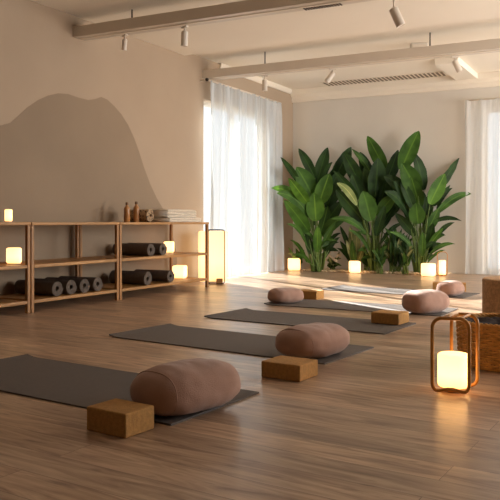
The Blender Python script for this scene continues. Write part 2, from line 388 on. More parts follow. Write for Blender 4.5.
# ------------------------------------------------------------ suspended beams with track
def beam(y, label, rods, grille=None):
    k = math.tan(BA); t = thing('suspended_beam', label, 'ceiling beam', (XW, y, 2.84))
    def sb(nm, x0, x1, y0, y1, z0, z1, m, bev=.004):
        b = bmesh.new(); v = [b.verts.new((x, yy + x * k, z)) for z in (z0, z1) for yy in (y0, y1) for x in (x0, x1)]
        for f in ((0, 2, 3, 1), (4, 5, 7, 6), (0, 1, 5, 4), (2, 6, 7, 3), (0, 4, 6, 2), (1, 3, 7, 5)): b.faces.new([v[i] for i in f])
        return obj(nm, b, m, t, bevel=bev)
    sb('beam_body', .0, XR - XW, 0, .20, 0, .115, M['white'])
    sb('track_rail', .04, XR - XW - .05, .075, .115, -.006, 0, M['trim'], .002)
    for px in rods:
        x = rods_x(px, y); b = bmesh.new(); yy = .1 + (x - XW) * k
        tube(b, [(x - XW, yy, .1), (x - XW, yy, (3.075 if y < 7 else 3.14) - 2.84)], .008, 8); obj('hanger_rod', b, M['rodm'], t)
    if grille:
        b = bmesh.new()
        for i in range(14):
            x = grille[0] + (grille[1] - grille[0]) * i / 14
            v0 = x - XW; w = (grille[1] - grille[0]) / 26
            vv = [b.verts.new((xx, yy + xx * k, z)) for z in (-.006, 0.001) for yy in (.125, .193) for xx in (v0, v0 + w)]
            for f in ((0, 2, 3, 1), (4, 5, 7, 6), (0, 1, 5, 4), (2, 6, 7, 3), (0, 4, 6, 2), (1, 3, 7, 5)): b.faces.new([vv[i] for i in f])
        obj('vent_slots', b, M['dark'], t)
def rods_x(px, y):
    # where pixel column px meets the beam line that starts at (XW, y)
    dx = -SN + CS * (px - 250) / F; dy = CS + SN * (px - 250) / F; k = math.tan(BA)
    t = (y + .1 - XW * k) / (dy - dx * k); return dx * t
beam(5.875, 'near suspended beam crossing the top of the room with vent slots', [132, 640], (rods_x(303, 5.9), rods_x(341, 5.9)))
beam(8.457, 'far suspended beam in front of the plants and left curtain', [265, 430])

def spot(px, y, ln, tilt, spin, label, s=1.0):
    x = rods_x(px, y); yy = y + .095 + (x - XW) * math.tan(BA)
    t = thing('track_spotlight', label, 'spotlight', (x, yy, 2.818), spin, group='spotlights on the beam tracks')
    obj('mount', box(-.045, .045, -.016, .016, -.018, 0), M['white'], t, bevel=.004)
    b = bmesh.new(); tube(b, [(0, 0, -.018), (0, 0, -.018 - ln)], .008, 8); obj('stem', b, M['white'], t, smooth=True)
    b = bmesh.new(); h = .135 * s; r = .036 * s
    lathe(b, [(r * .55, .02), (r * .95, .012), (r, 0), (r, -h), (r * .86, -h), (r * .8, -h + .012)], 24)
    mtx = Matrix.Translation((0, 0, -.018 - ln)) @ Matrix.Rotation(tilt, 4, 'Y')
    bmesh.ops.transform(b, matrix=mtx, verts=b.verts); obj('lamp_head', b, M['white'], t, smooth=False, bevel=.003)
    b = bmesh.new(); lathe(b, [(r * .78, -h + .013), (r * .78, -h + .004)], 20); bmesh.ops.transform(b, matrix=mtx, verts=b.verts)
    obj('lens', b, M['trim'], t)
spot(125, 5.875, .045, .15, -.4, 'smallest looking spotlight nearest the left wall on the near beam', .75)
spot(185, 5.875, .05, .08, -.4, 'upright spotlight in the middle of the near beam left half')
spot(394, 5.875, .10, -.42, .5, 'largest tilted spotlight at the top right on the near beam', 1.15)
spot(265, 8.457, .06, .0, .3, 'pale spotlight above the left curtain on the far beam')
spot(333, 8.457, .05, .65, .5, 'spotlight tilted to the left above the leftmost plant on the far beam')
spot(455, 8.457, .045, -.45, .5, 'spotlight tilted to the right on the right end of the far beam')

# soffit box running to the back wall, vent on the ceiling, speaker box
bm = bmesh.new(); a = D(459, 82, 11.45); b_ = D(480, 82, 11.3)
bx(bm, a.x, b_.x, 10.15, yback(a.x) - .06, 3.05, 3.139)
tag(obj('trim_3', bm, M['ceil'], bevel=.004), kind='structure')
t = thing('air_vent', 'long slotted air vent strip on the ceiling along the back wall', 'air vent', BWp(0, 0, 0))
t.location = BWp(.80, .17, 3.139); t.rotation_euler = (0, 0, BA)
obj('vent_frame', box(-.1, 1.95, -.34, .0, -.008, 0), M['trim'], t, bevel=.003)
bm = bmesh.new()
for i in range(30): bx(bm, -.06 + i * .066, -.06 + i * .066 + .034, -.32, -.18, -.012, -.0075); bx(bm, -.06 + i * .066, -.06 + i * .066 + .034, -.16, -.02, -.012, -.0075)
obj('vent_slots', bm, M['slot'], t)
p = D(418.5, 41, 9.3)
t = thing('ceiling_speaker', 'small square box fixed to the ceiling right of the middle', 'ceiling box', (p.x, p.y, 3.139), A)
obj('housing', box(-.105, .105, -.05, .05, -.15, 0), M['wallb'], t, bevel=.008)
obj('front_grille', box(-.088, .088, -.056, -.05, -.135, -.02), M['white'], t, bevel=.003)

# ------------------------------------------------------------ shelving
def shelf(y0, y1, label):
    t = thing('shelving_unit', label, 'shelf', (-5.15, (y0 + y1) / 2, 0), group='low open wooden shelves along the left wall')
    w = (y1 - y0) / 2
    obj('top_board', box(-.30, .30, -w, w, .792, .818), M['shelf'], t, bevel=.004)
    for z in (.405, .085): obj('shelf_board', box(-.29, .29, -w + .0355, w - .0355, z, z + .03), M['shelf'], t, bevel=.004)
    for sx in (-1, 1):
        for sy in (-1, 1):
            obj('leg', box(sx * .275 - .017, sx * .275 + .017, sy * (w - .018) - .017, sy * (w - .018) + .017, 0, .7915), M['legw'], t, bevel=.004)
    return t
shelf(3.30, 4.645, 'low open wooden shelving unit cut off by the left edge')
shelf(4.655, 5.875, 'middle low wooden shelving unit with four mat rolls on its bottom board')
shelf(5.885, 7.62, 'right low wooden shelving unit with towels and bottles on top')

# rolled mats
def roll_mesh():
    bm = bmesh.new(); turns = 4.3; r0, r1 = .018, .066; th = .0085; n = 120; ln = .50
    a, b = [], []
    for i in range(n + 1):
        q = i / n; ang = 2 * PI * turns * q; r = r0 + (r1 - r0) * q
        for lst, rr in ((a, r), (b, r + th)):
            lst.append([bm.verts.new((x, rr * math.cos(ang), rr * math.sin(ang))) for x in (-ln, 0)])
    for i in range(n):
        bm.faces.new((a[i][0], a[i + 1][0], a[i + 1][1], a[i][1])); bm.faces.new((b[i][0], b[i][1], b[i + 1][1], b[i + 1][0]))
        for e in (0, 1): bm.faces.new((a[i][e], b[i][e], b[i + 1][e], a[i + 1][e]))
    for i in (0, n): bm.faces.new((a[i][0], a[i][1], b[i][1], b[i][0]))
    bmesh.ops.recalc_face_normals(bm, faces=bm.faces)
    me = bpy.data.meshes.new('rolled_yoga_mat'); bm.to_mesh(me); bm.free(); me.materials.append(M['roll'])
    for p in me.polygons: p.use_smooth = True
    try: me.set_sharp_from_angle(angle=math.radians(45))
    except Exception: pass
    return me
RM = roll_mesh()
R_ = .0747
def roll(x, y, z, a, label, grp):
    o = bpy.data.objects.new('rolled_yoga_mat', RM); COL.objects.link(o); o.location = (x, y, z + R_ - .0005); o.rotation_euler = (a, 0, 0)
    tag(o, label, 'rolled mat', grp)
def yat(px, X): return Wp(px, 0, X).y
for px, l in ((57.5, 'leftmost of the four dark rolled mats on the middle unit bottom board'), (71.5, 'second from left of the four rolled mats in the middle shelving unit'),
              (84.8, 'third from left of the four rolled mats in the middle shelving unit'), (98, 'rightmost of the four rolled mats in the middle shelving unit')):
    roll(-4.90, yat(px, -4.90), .115, -PI / 2 - .3, l, 'rolled mats on the middle unit')
roll(-4.90, yat(151, -4.90), .435, -PI / 2, 'left of the two rolled mats on the right unit middle board', 'rolled mats on the right unit')
roll(-4.90, yat(163.2, -4.90), .435, -PI / 2, 'right of the two rolled mats on the middle board, beside the square lamp', 'rolled mats on the right unit')
roll(-4.88, yat(147.8, -4.88), .115, -PI / 2, 'leftmost of the three rolled mats on the right unit bottom board', 'rolled mats on the right unit')
roll(-5.0, yat(147.8, -4.88) + .158, .115, -PI / 2, 'rolled mat set back between two others on the right unit bottom board', 'rolled mats on the right unit')
roll(-4.88, yat(170.8, -4.88), .115, -PI / 2, 'rolled mat beside the glowing lamp on the right unit bottom board', 'rolled mats on the right unit')

# bottles
def bottle(px, py, x, h, label):
    p = Wp(px, py, x); t = thing('bottle', label, 'bottle', (x, p.y, .818), group='amber bottles on the right shelving unit')
    r = .034
    obj('body', lathe(bmesh.new(), [(r * .9, 0), (r, .006), (r, h * .66), (r * .95, h * .73), (r * .5, h * .80), (r * .42, h * .84), (r * .42, h * .88)], 28), M['bottle'], t, smooth=True)
    obj('cap', lathe(bmesh.new(), [(r * .5, h * .87), (r * .52, h * .885), (r * .5, h * .99), (r * .44, h)], 24), M['cap'], t, smooth=True)
bottle(127.0, 0, -5.15, .225, 'left amber bottle with dark cap on top of the shelf')
bottle(136.4, 0, -5.12, .235, 'right slightly taller amber bottle next to the rolled towel')

# towels
def towel_stack(px0, px1, x, z0, h, depth, m, label, seed, cat='towel', folds=3):
    y0, y1 = yat(px0, x), yat(px1, x); rnd = random.Random(seed)
    t = thing('folded_towel', label, cat, (x, (y0 + y1) / 2, z0), group='folded towels on the shelf')
    w = (y1 - y0) / 2; lh = h / folds
    bm = bmesh.new()
    # folded slab: cross-section in XZ with rounded layered edge, extruded in y
    prof = []
    n = 10
    for i in range(folds):
        zc = lh * (i + .5)
        for k in range(n + 1):
            a = -PI / 2 + PI * k / n; prof.append((depth / 2 - lh / 2 + lh * .5 * math.cos(a), zc + lh * .49 * math.sin(a)))
    for k in range(0, 9): prof.append((-depth / 2 + .012 * math.sin(PI * k / 8) * -1, h - h * k / 8))
    rows = []
    ny = 24
    for j in range(ny + 1):
        yy = -w + 2 * w * j / ny
        e = 1 - .10 * (abs(yy) / w) ** 12
        rows.append([bm.verts.new((p[0] + .004 * noise.noise(Vector((p[0] * 6, yy * 9, p[1] * 25 + seed))), yy, max(0, p[1] * e + .004 * noise.noise(Vector((p[0] * 9, yy * 7, seed))) * (p[1] > .01)))) for p in prof])
    for a, b in zip(rows, rows[1:]):
        for i in range(len(prof)): q = (i + 1) % len(prof); bm.faces.new((a[i], a[q], b[q], b[i]))
    bm.faces.new(rows[0][::-1]); bm.faces.new(rows[-1])
    obj('towel_cloth', bm, m, t, smooth=True)
towel_stack(158, 190, -5.12, .818, .055, .34, M['towel'], 'lower wide cream folded towel on the shelf top', 2, folds=2)
towel_stack(157.5, 186.5, -5.14, .873, .10, .30, M['towel2'], 'upper grey-beige folded towel lying on the cream towel', 5, folds=3)
t = thing('rolled_towel', 'dark patterned rolled towel beside the folded towels', 'towel', (-4.98, yat(150.5, -4.98), .818))
bm = bmesh.new(); n = 90; aa, bb = [], []
for i in range(n + 1):
    q = i / n; an = 2 * PI * 3.6 * q + 1; r = .012 + .052 * q
    aa.append([bm.verts.new((x, r * math.cos(an), r * math.sin(an) + .078)) for x in (-.32, 0)]); bb.append([bm.verts.new((x, (r + .0125) * math.cos(an), (r + .0125) * math.sin(an) + .078)) for x in (-.32, 0)])
for i in range(n):
    bm.faces.new((aa[i][0], aa[i + 1][0], aa[i + 1][1], aa[i][1])); bm.faces.new((bb[i][0], bb[i][1], bb[i + 1][1], bb[i + 1][0]))
    for e in (0, 1): bm.faces.new((aa[i][e], bb[i][e], bb[i + 1][e], aa[i + 1][e]))
obj('towel_cloth', bm, M['pattern'], t)

# ------------------------------------------------------------ small glowing lamps
def lamp_shape(kind, w, h):
    bm = bmesh.new()
    if kind == 'cube':
        bx(bm, -w / 2, w / 2, -w / 2, w / 2, .012, h); return bm
    r = w / 2; e = min(.02, r * .3)
    prof = [(r * .9, .010), (r, .010 + e * .7), (r, h - e), (r * .985, h - e * .5), (r - e * .45, h - e * .1), (r - e, h)]
    return lathe(bm, prof, 40)
def lamp(name, label, cat, loc, kind, w, h, rz=0, power=0, grp=None):
    t = thing(name, label, cat, loc, rz, grp)
    if kind == 'cube': obj('shade', lamp_shape(kind, w, h), M['glow'], t, bevel=min(.022, w * .13), seg=4)
    else: obj('shade', lamp_shape(kind, w, h), M['glow'], t, smooth=True)
    bm = bmesh.new()
    if kind == 'cube': bx(bm, -w * .4, w * .4, -w * .4, w * .4, 0, .0115)
    else: lathe(bm, [(w * .42, 0), (w * .42, .0095)], 30)
    obj('lamp_base', bm, M['white'], t)
    return t
SHG = 'small glowing lamps on the shelves'
p = Wp(8.5, 0, -5.15); lamp('table_lamp', 'small upright glowing lamp on top of the left shelf', 'lamp', (p.x, p.y, .818), 'cyl', .068, .118, grp=SHG)
p = Wp(16.5, 0, -5.08); lamp('table_lamp', 'rounded glowing lamp on the middle board of the left shelf', 'lamp', (p.x, p.y - .03, .435), 'cyl', .135, .15, grp=SHG)
p = Wp(169.0, 0, -5.18); lamp('table_lamp', 'square glowing lamp partly behind the rolled mats on the middle board', 'lamp', (p.x, p.y, .435), 'cube', .12, .145, A, grp=SHG)
p = Wp(186, 0, -5.10); lamp('table_lamp', 'square glowing lamp on the bottom board at the right end of the shelves', 'lamp', (p.x, min(p.y, 7.33), .115), 'cube', .155, .165, A * .6, grp=SHG)
FG = 'glowing lamps on the floor before the plants'
lamp('floor_lamp', 'glowing cube lamp on the floor in the back left corner', 'lamp', G(294, 270.6), 'cube', .20, .205, A, grp=FG)
lamp('floor_lamp', 'glowing rounded cube lamp on the floor below the striped young plant', 'lamp', G(354.7, 273.2), 'cube', .17, .195, A, grp=FG)
lamp('floor_lamp', 'wide glowing lamp on the floor at the foot of the right plant', 'lamp', G(428.3, 276.3), 'cyl', .215, .195, grp=FG)

# lanterns with bent wood frames
def lantern(loc, rz, d, h, tr, rod, gw, gh, label, cat='lantern', grp=None, cross=True):
    t = thing('lantern', label, cat, loc, rz, grp)
    for k in range(2 if cross else 1):
        bm = bmesh.new(); pts = rloop(2 * d, rod, h - rod - (.0 if k == 0 else 2.02 * rod * 0), tr, 7)
        q = []
        for x, z in pts:
            zz = z
            if k == 1:   # second loop passes just under the first at the top and over it at the floor
                f = max(0, 1 - (abs(x) / (d * .75)) ** 2)
                zz = z + (2.0 * rod * f if z < h / 2 else -2.0 * rod * f)
            q.append((x, 0, zz) if k == 0 else (0, x, zz))
        # subdivide straight bits so the bend reads
        out = []
        for i in range(len(q)):
            a, b = Vector(q[i]), Vector(q[(i + 1) % len(q)]); m = max(1, int((b - a).length / .03))
            for j in range(m): out.append(a.lerp(b, j / m))
        if k == 1:
            for v in out:
                f = max(0, 1 - (abs(v.y) / (d * .6)) ** 2)
                if v.z < .06 and abs(v.y) < d * .6: v.z = rod + 2.0 * rod * f
                if v.z > h - .06 and abs(v.y) < d * .6: v.z = h - rod - 2.0 * rod * f
        tube(bm, out, rod, 10, closed=True); obj('bent_frame', bm, M['lanw'], t, smooth=True)
    z0 = (4.0 * rod if cross else 2.05 * rod) + .001
    bm = bmesh.new(); lathe(bm, [(gw * .36, z0 - .0), (gw * .36, z0 + .008)], 30); obj('lamp_base', bm, M['lanw'], t)
    r = gw / 2; e = .016
    bm = bmesh.new(); lathe(bm, [(r * .88, z0 + .0085), (r * .97, z0 + .013), (r, z0 + .026), (r, z0 + gh - e), (r * .985, z0 + gh - e * .45), (r - e * .5, z0 + gh - e * .08), (r - e * 1.1, z0 + gh)], 48)
    obj('glass_shade', bm, M['glow'], t, smooth=True)
    return t
pc = G(453.5, 390.6)
t = thing('lantern', 'large bent-wood lantern with glowing glass cylinder in front of the basket', 'lantern', pc)
rod, hh = .0088, .372
def bent(a, b, arch):
    a = a - pc; b = b - pc; ax = (b - a); wd = ax.length; ax.normalize(); c = (a + b) / 2; out = []
    q = rloop(wd, rod, hh - rod, .045, 7)
    for i in range(len(q)):
        u, v = Vector(q[i]), Vector(q[(i + 1) % len(q)]); m = max(1, int((u - v).length / .02))
        for j in range(m):
            w_ = u.lerp(v, j / m); z = w_.y
            if z < .02: z += arch * max(0, 1 - (w_.x / (wd * .42)) ** 2)
            out.append(c + ax * w_.x + Vector((0, 0, z)))
    obj('bent_frame', tube(bmesh.new(), out, rod, 12, closed=True), M['lanw'], t, smooth=True)
pL, pF, pB, pR = G(432.2, 394.2), G(469.2, 396.6), G(451.5, 386.3), G(477.5, 389)
bent(pL, pF, .02); bent(pB, pR, .006)
for u, v in ((pL, pB), (pF, pR)):
    u, v = u - pc, v - pc; o_ = (pF - pL).normalized() * (.045 if u == pL - pc else -.045)
    obj('top_link', tube(bmesh.new(), [u + o_ + Vector((0, 0, hh - rod)), v + o_ * .8 + Vector((0, 0, hh - rod))], rod * .8, 10), M['lanw'], t, smooth=True)
gz = .022
obj('lamp_base', lathe(bmesh.new(), [(.055, .004), (.06, .008), (.06, gz - .001)], 36), M['lanw'], t)
r = .0755; e = .016; gh = .16
obj('glass_shade', lathe(bmesh.new(), [(r * .88, gz), (r * .97, gz + .005), (r, gz + .018), (r, gz + gh - e), (r * .985, gz + gh - e * .45), (r - e * .5, gz + gh - e * .08), (r - e * 1.1, gz + gh)], 48), M['glow3'], t, smooth=True)
lantern(G(442.3, 276.0), A, .077, .372, .05, .006, .10, .225, 'slim glowing lantern with a tall looped handle by the right curtain', cross=False)

# tall paper lantern behind the shelves
p = G(213.5, 283.3)
t = thing('tall_lantern', 'tall glowing paper lantern in a dark frame between the shelves and the curtain', 'lantern', p, A + .1)
obj('paper_shade', box(-.20, .18, -.12, .10, .03, .70), M['glow2'], t, bevel=.03, seg=4)
bm = bmesh.new(); q = rloop(.21, .007, .715, .025, 5); tube(bm, [(x + .03, -.16, z) for x, z in q], .0065, 8, closed=True); obj('front_frame', bm, M['rodm'], t, smooth=True)
bm = bmesh.new(); q = rloop(.21, .007, .715, .025, 5); tube(bm, [(x + .03, .14, z) for x, z in q], .0065, 8, closed=True); obj('rear_frame', bm, M['rodm'], t, smooth=True)
for x in (-.06, .12):
    for z in (.007, .715): obj('cross_bar', tube(bmesh.new(), [(x, -.16, z), (x, .14, z)], .006, 8), M['rodm'], t)
obj('foot_block', box(.03, .115, -.152, -.124, .0, .075), M['legw'], t, bevel=.004)

# ------------------------------------------------------------ yoga mats
def ymat(x, y, ang, L_, w, label):
    """x,y = near left corner"""
    t = thing('yoga_mat', label, 'yoga mat', (x, y, 0), math.radians(ang), 'grey mats laid out in a row')
    bm = bmesh.new(); nx, ny = 60, 8; top, bot = [], []
    for i in range(nx + 1):
        u = L_ * i / nx; a, b = [], []
        lift = .012 * max(0, 1 - u / .10) ** 2
        for j in range(ny + 1):
            v = w * j / ny
            wv = .0012 * (1 + noise.noise(Vector((u * 3 + x * 9, v * 4, y))))
            a.append(bm.verts.new((u, v, .0065 + lift + wv))); b.append(bm.verts.new((u, v, .0003 + lift)))
        top.append(a); bot.append(b)
    for i in range(nx):
        for j in range(ny):
            bm.faces.new((top[i][j], top[i + 1][j], top[i + 1][j + 1], top[i][j + 1])); bm.faces.new((bot[i][j], bot[i][j + 1], bot[i + 1][j + 1], bot[i + 1][j]))
    for j in range(ny):
        for i in (0, nx): bm.faces.new((top[i][j], top[i][j + 1], bot[i][j + 1], bot[i][j]))
    for i in range(nx):
        for j in (0, ny): bm.faces.new((top[i][j], top[i + 1][j], bot[i + 1][j], bot[i][j]))
    o = obj('mat_sheet', bm, M['mat'], t, smooth=True)
    try: o.data.set_sharp_from_angle(angle=math.radians(40))
    except Exception: pass
ymat(-3.345, 2.475, -4.2, 1.67, .655, 'nearest dark grey yoga mat under the large foreground bolster')
ymat(-3.367, 3.958, -5.4, 1.745, .665, 'second grey yoga mat from the front, under the second cushion')
ymat(-3.325, 5.138, -4.0, 1.64, .655, 'third grey yoga mat from the front with a block on its right end')
ymat(-3.328, 6.232, -.5, 1.745, .63, 'fourth grey yoga mat with a cushion at each end')
ymat(-3.462, 7.943, -4.5, 1.72, .61, 'farthest grey yoga mat lying in the sunlight')

# ------------------------------------------------------------ bolsters
def cushion(cx, cy, ang, L_, w, h, label, z0=.0085, ex=2.6, seed=1, name='bolster_cushion', cat='cushion', droop=.0):
    t = thing(name, label, cat, (cx, cy, z0), math.radians(ang), 'dusty pink cushions on the mats')
    bm = bmesh.new(); bmesh.ops.create_uvsphere(bm, u_segments=72, v_segments=44, radius=1)
    for v in bm.verts:
        d = v.co.normalized()
        ex_l = 3.0
        k = (abs(d.x) ** ex_l + (abs(d.y) ** 2.6 + abs(d.z) ** 2.6) ** (ex_l / 2.6)) ** (-1 / ex_l)
        p = Vector((d.x * k * L_ / 2, d.y * k * w / 2, d.z * k))
        # flattened underside, full top
        z = p.z
        zz = h * (.42 + .58 * z) if z > 0 else h * .42 * (1 - min(1, abs(z) * 1.05) ** 1.15)
        p.z = max(0, zz)
        if z < -.75: p.x *= .99
        s = d.x * k
        # soft wrinkles
        wr = .006 * noise.noise(Vector((p.x * 7, p.y * 7, p.z * 9 + seed * 3.1))) + .0045 * noise.noise(Vector((p.x * 26, p.y * 13, p.z * 20 + seed)))
        if p.z > .012: p += Vector((d.x, d.y, d.z)) * wr
        p.z = max(0, p.z)
        v.co = p
    obj('cover', bm, M['bols'], t, smooth=True)
    # piped seam round the left end
    bm = bmesh.new(); pts = []
    sx = -.36 * L_
    for i in range(48):
        a = 2 * PI * i / 48; d = Vector((0, math.cos(a), math.sin(a)))
        s = (1 - abs(sx / (L_ / 2)) ** 3.0) ** (1 / 3.0); k = (abs(d.y) ** 2.6 + abs(d.z) ** 2.6) ** (-1 / 2.6) * s
        z = d.z * k; y = d.y * k * w / 2
        zz = h * (.42 + .58 * z) if z > 0 else h * .42 * (1 - min(1, abs(z) * 1.05) ** 1.15)
        zz = max(.002, zz)
        pts.append(Vector((sx, y * 1.0, zz + (.001 if z > 0 else 0))))
    tube(bm, pts, .0018, 6, closed=True); obj('seam', bm, M['bols'], t, smooth=True)
    return t
def cus(px, py, *a, **k):
    p = G(px, py); cushion(p.x, p.y, *a, **k)
cus(187, 410, 76, .50, .33, .20, 'large dusty pink bolster on the nearest mat beside a cork block', seed=1)
cus(313, 356.3, 76, .49, .33, .188, 'plump dusty pink cushion on the second mat behind the middle cork block', seed=2)
cus(285.5, 303.4, 60, .36, .27, .15, 'small dusty pink cushion on the left end of the fourth mat', seed=3)
cus(425.5, 313.3, 60, .42, .32, .205, 'rounded dusty pink cushion on the right end of the fourth mat', seed=4)
cus(450.5, 296.2, 70, .30, .25, .165, 'farthest pink cushion catching sunlight on the left side, on the last mat', seed=5)

# ------------------------------------------------------------ cork blocks
def block(x, y, ang, L_, w, h, label, z0=0):
    """x,y = near right bottom corner"""
    o = obj('yoga_block', box(-L_, 0, 0, w, 0, h), M['cork'], bevel=.007, seg=3, loc=(x, y, z0), rz=math.radians(ang))
    tag(o, label, 'yoga block', 'cork yoga blocks on the floor')
block(-1.728, 2.125, -5, .212, .165, .094, 'nearest cork yoga block left of the large bolster')
block(-1.562, 3.315, -4, .236, .20, .085, 'cork yoga block in front of the second cushion')
block(-1.721, 5.462, -6, .238, .21, .088, 'cork yoga block on the right end of the third mat', z0=.0095)
block(-3.06, 6.90, -5, .25, .17, .09, 'cork yoga block half hidden behind the small left cushion')
block(-1.885, 8.56, 12, .38, .14, .10, 'farthest cork yoga block behind the sunlit cushion', z0=.0)

# ------------------------------------------------------------ basket and cork stool
bc = D(505, 300, 4.12); bc.z = 0
t = thing('wicker_basket', 'round woven wicker basket at the right edge behind the lantern', 'basket', bc)
def weave(r0, r1, z0, z1, rows, ribs, seg=5, sgn=1):
    bm = bmesh.new(); n = ribs * 6
    for k in range(rows):
        v = (k + .5) / rows; r = r0 + (r1 - r0) * v; z = z0 + (z1 - z0) * v; hh = (z1 - z0) / rows * .56
        pts = []
        for i in range(n):
            a = 2 * PI * i / n; off = .0065 * math.sin(ribs / 2 * a + PI * k)
            jit = .0018 * noise.noise(Vector((a * 9, k * 3.7, 0)))
            pts.append(Vector(((r + off) * math.cos(a), (r + off) * math.sin(a), z + jit)))
        tube(bm, pts, hh, seg, closed=True)
    return bm
obj('woven_wall', weave(.250, .262, .012, .242, 18, 40), M['basket'], t, smooth=True)
bm = bmesh.new()
for i in range(40):
    a = 2 * PI * (i + .5) / 40
    tube(bm, [(.250 * math.cos(a), .250 * math.sin(a), .006), (.262 * math.cos(a), .262 * math.sin(a), .250)], .005, 6)
obj('stakes', bm, M['basket'], t, smooth=True)
bm = bmesh.new()
for s in range(2):
    tube(bm, [Vector(((.263 + .006 * math.sin(30 * a + s * PI)) * math.cos(a), (.263 + .006 * math.sin(30 * a + s * PI)) * math.sin(a), .252 + .005 * math.cos(30 * a + s * PI))) for a in [2 * PI * i / 240 for i in range(240)]], .0075, 6, closed=True)
obj('rim', bm, M['basket'], t, smooth=True)
obj('basket_floor', lathe(bmesh.new(), [(.245, 0.002), (.245, .012)], 48), M['basket'], t)
bm = bmesh.new()
rnd = random.Random(4); n, mrings = 40, 12; rg = []
for j in range(mrings + 1):
    r = .245 * j / mrings; rg.append([bm.verts.new((max(r, .001) * math.cos(2 * PI * i / n), max(r, .001) * math.sin(2 * PI * i / n), .238 + .03 * noise.noise(Vector((r * 14 * math.cos(2 * PI * i / n), r * 14 * math.sin(2 * PI * i / n), 3))) + .02 * noise.noise(Vector((r * 40 * math.cos(2 * PI * i / n), r * 30 * math.sin(2 * PI * i / n), 9))))) for i in range(n)])
low = [bm.verts.new((.236 * math.cos(2 * PI * i / n), .236 * math.sin(2 * PI * i / n), .02)) for i in range(n)]
rg.append(low)
for a, b in zip(rg, rg[1:]):
    for i in range(n): bm.faces.new((a[i], a[(i + 1) % n], b[(i + 1) % n], b[i]))
bm.faces.new(low); bm.faces.new(rg[0])
tag(obj('folded_blanket', bm, M['blank'], smooth=True, loc=bc), 'dark brown blanket stuffed in the wicker basket', 'blanket')  # added filling, its dark colour stands in for shade inside the basket
sc = D(518.5, 300, 5.2); sc.z = 0
t = thing('cork_stool', 'round cork-textured stool standing behind the wicker basket at the right edge', 'stool', sc)
obj('seat_drum', lathe(bmesh.new(), [(.235, 0), (.25, .012), (.252, .02), (.252, .395), (.249, .404), (.24, .41), (0.001, .412)], 64), M['corkc'], t, smooth=False, bevel=.004)

# ------------------------------------------------------------ plants
TOC = Vector((SN, -CS, 0))   # horizontal direction from the plants to the room
RGT = Vector((CS, SN, 0))
def blade(bm, uvl, b, tip, w, bend, tilt, mi, nl=12, fold=.16, shape=0):
    """leaf blade from b to tip; bend pushes the middle out/up, tilt turns it about its axis"""
    ax = tip - b; L_ = ax.length; axn = ax.normalized()
    nrm = (TOC - axn * TOC.dot(axn)).normalized()
    side = axn.cross(nrm).normalized()
    side = (side * math.cos(tilt) + nrm * math.sin(tilt)).normalized(); nrm = side.cross(axn)
    if nrm.dot(TOC) < 0: nrm = -nrm
    rows = []
    for i in range(nl + 1):
        s = i / nl
        if shape == 0: wd = math.sin(PI * min(1, s * .96 + .03) ** .86) ** .66 * (1 - .08 * s)
        else: wd = math.sin(PI * min(1, .12 + s * .88)) ** .8
        wd = max(wd, .04) * w / 2
        if i == nl: wd = w * .03
        c = b + ax * s + Vector((0, 0, 1)) * bend * L_ * 4 * s * (1 - s) + nrm * (.06 * L_ * math.sin(PI * s))
        r = []
        for j in range(5):
            u = (j - 2) / 2
            wav = .02 * L_ * math.sin(7 * s * PI + j) * abs(u) * .5
            r.append(bm.verts.new(c + side * wd * u + nrm * (-fold * wd * (1 - abs(u)) * 1.2 + wav)))
        rows.append(r)
    for i in range(nl):
        for j in range(4):
            f = bm.faces.new((rows[i][j], rows[i][j + 1], rows[i + 1][j + 1], rows[i + 1][j])); f.material_index = mi; f.smooth = True
            for lp, (uu, vv) in zip(f.loops, ((j, i), (j + 1, i), (j + 1, i + 1), (j, i + 1))): lp[uvl].uv = (uu / 4, vv / nl)
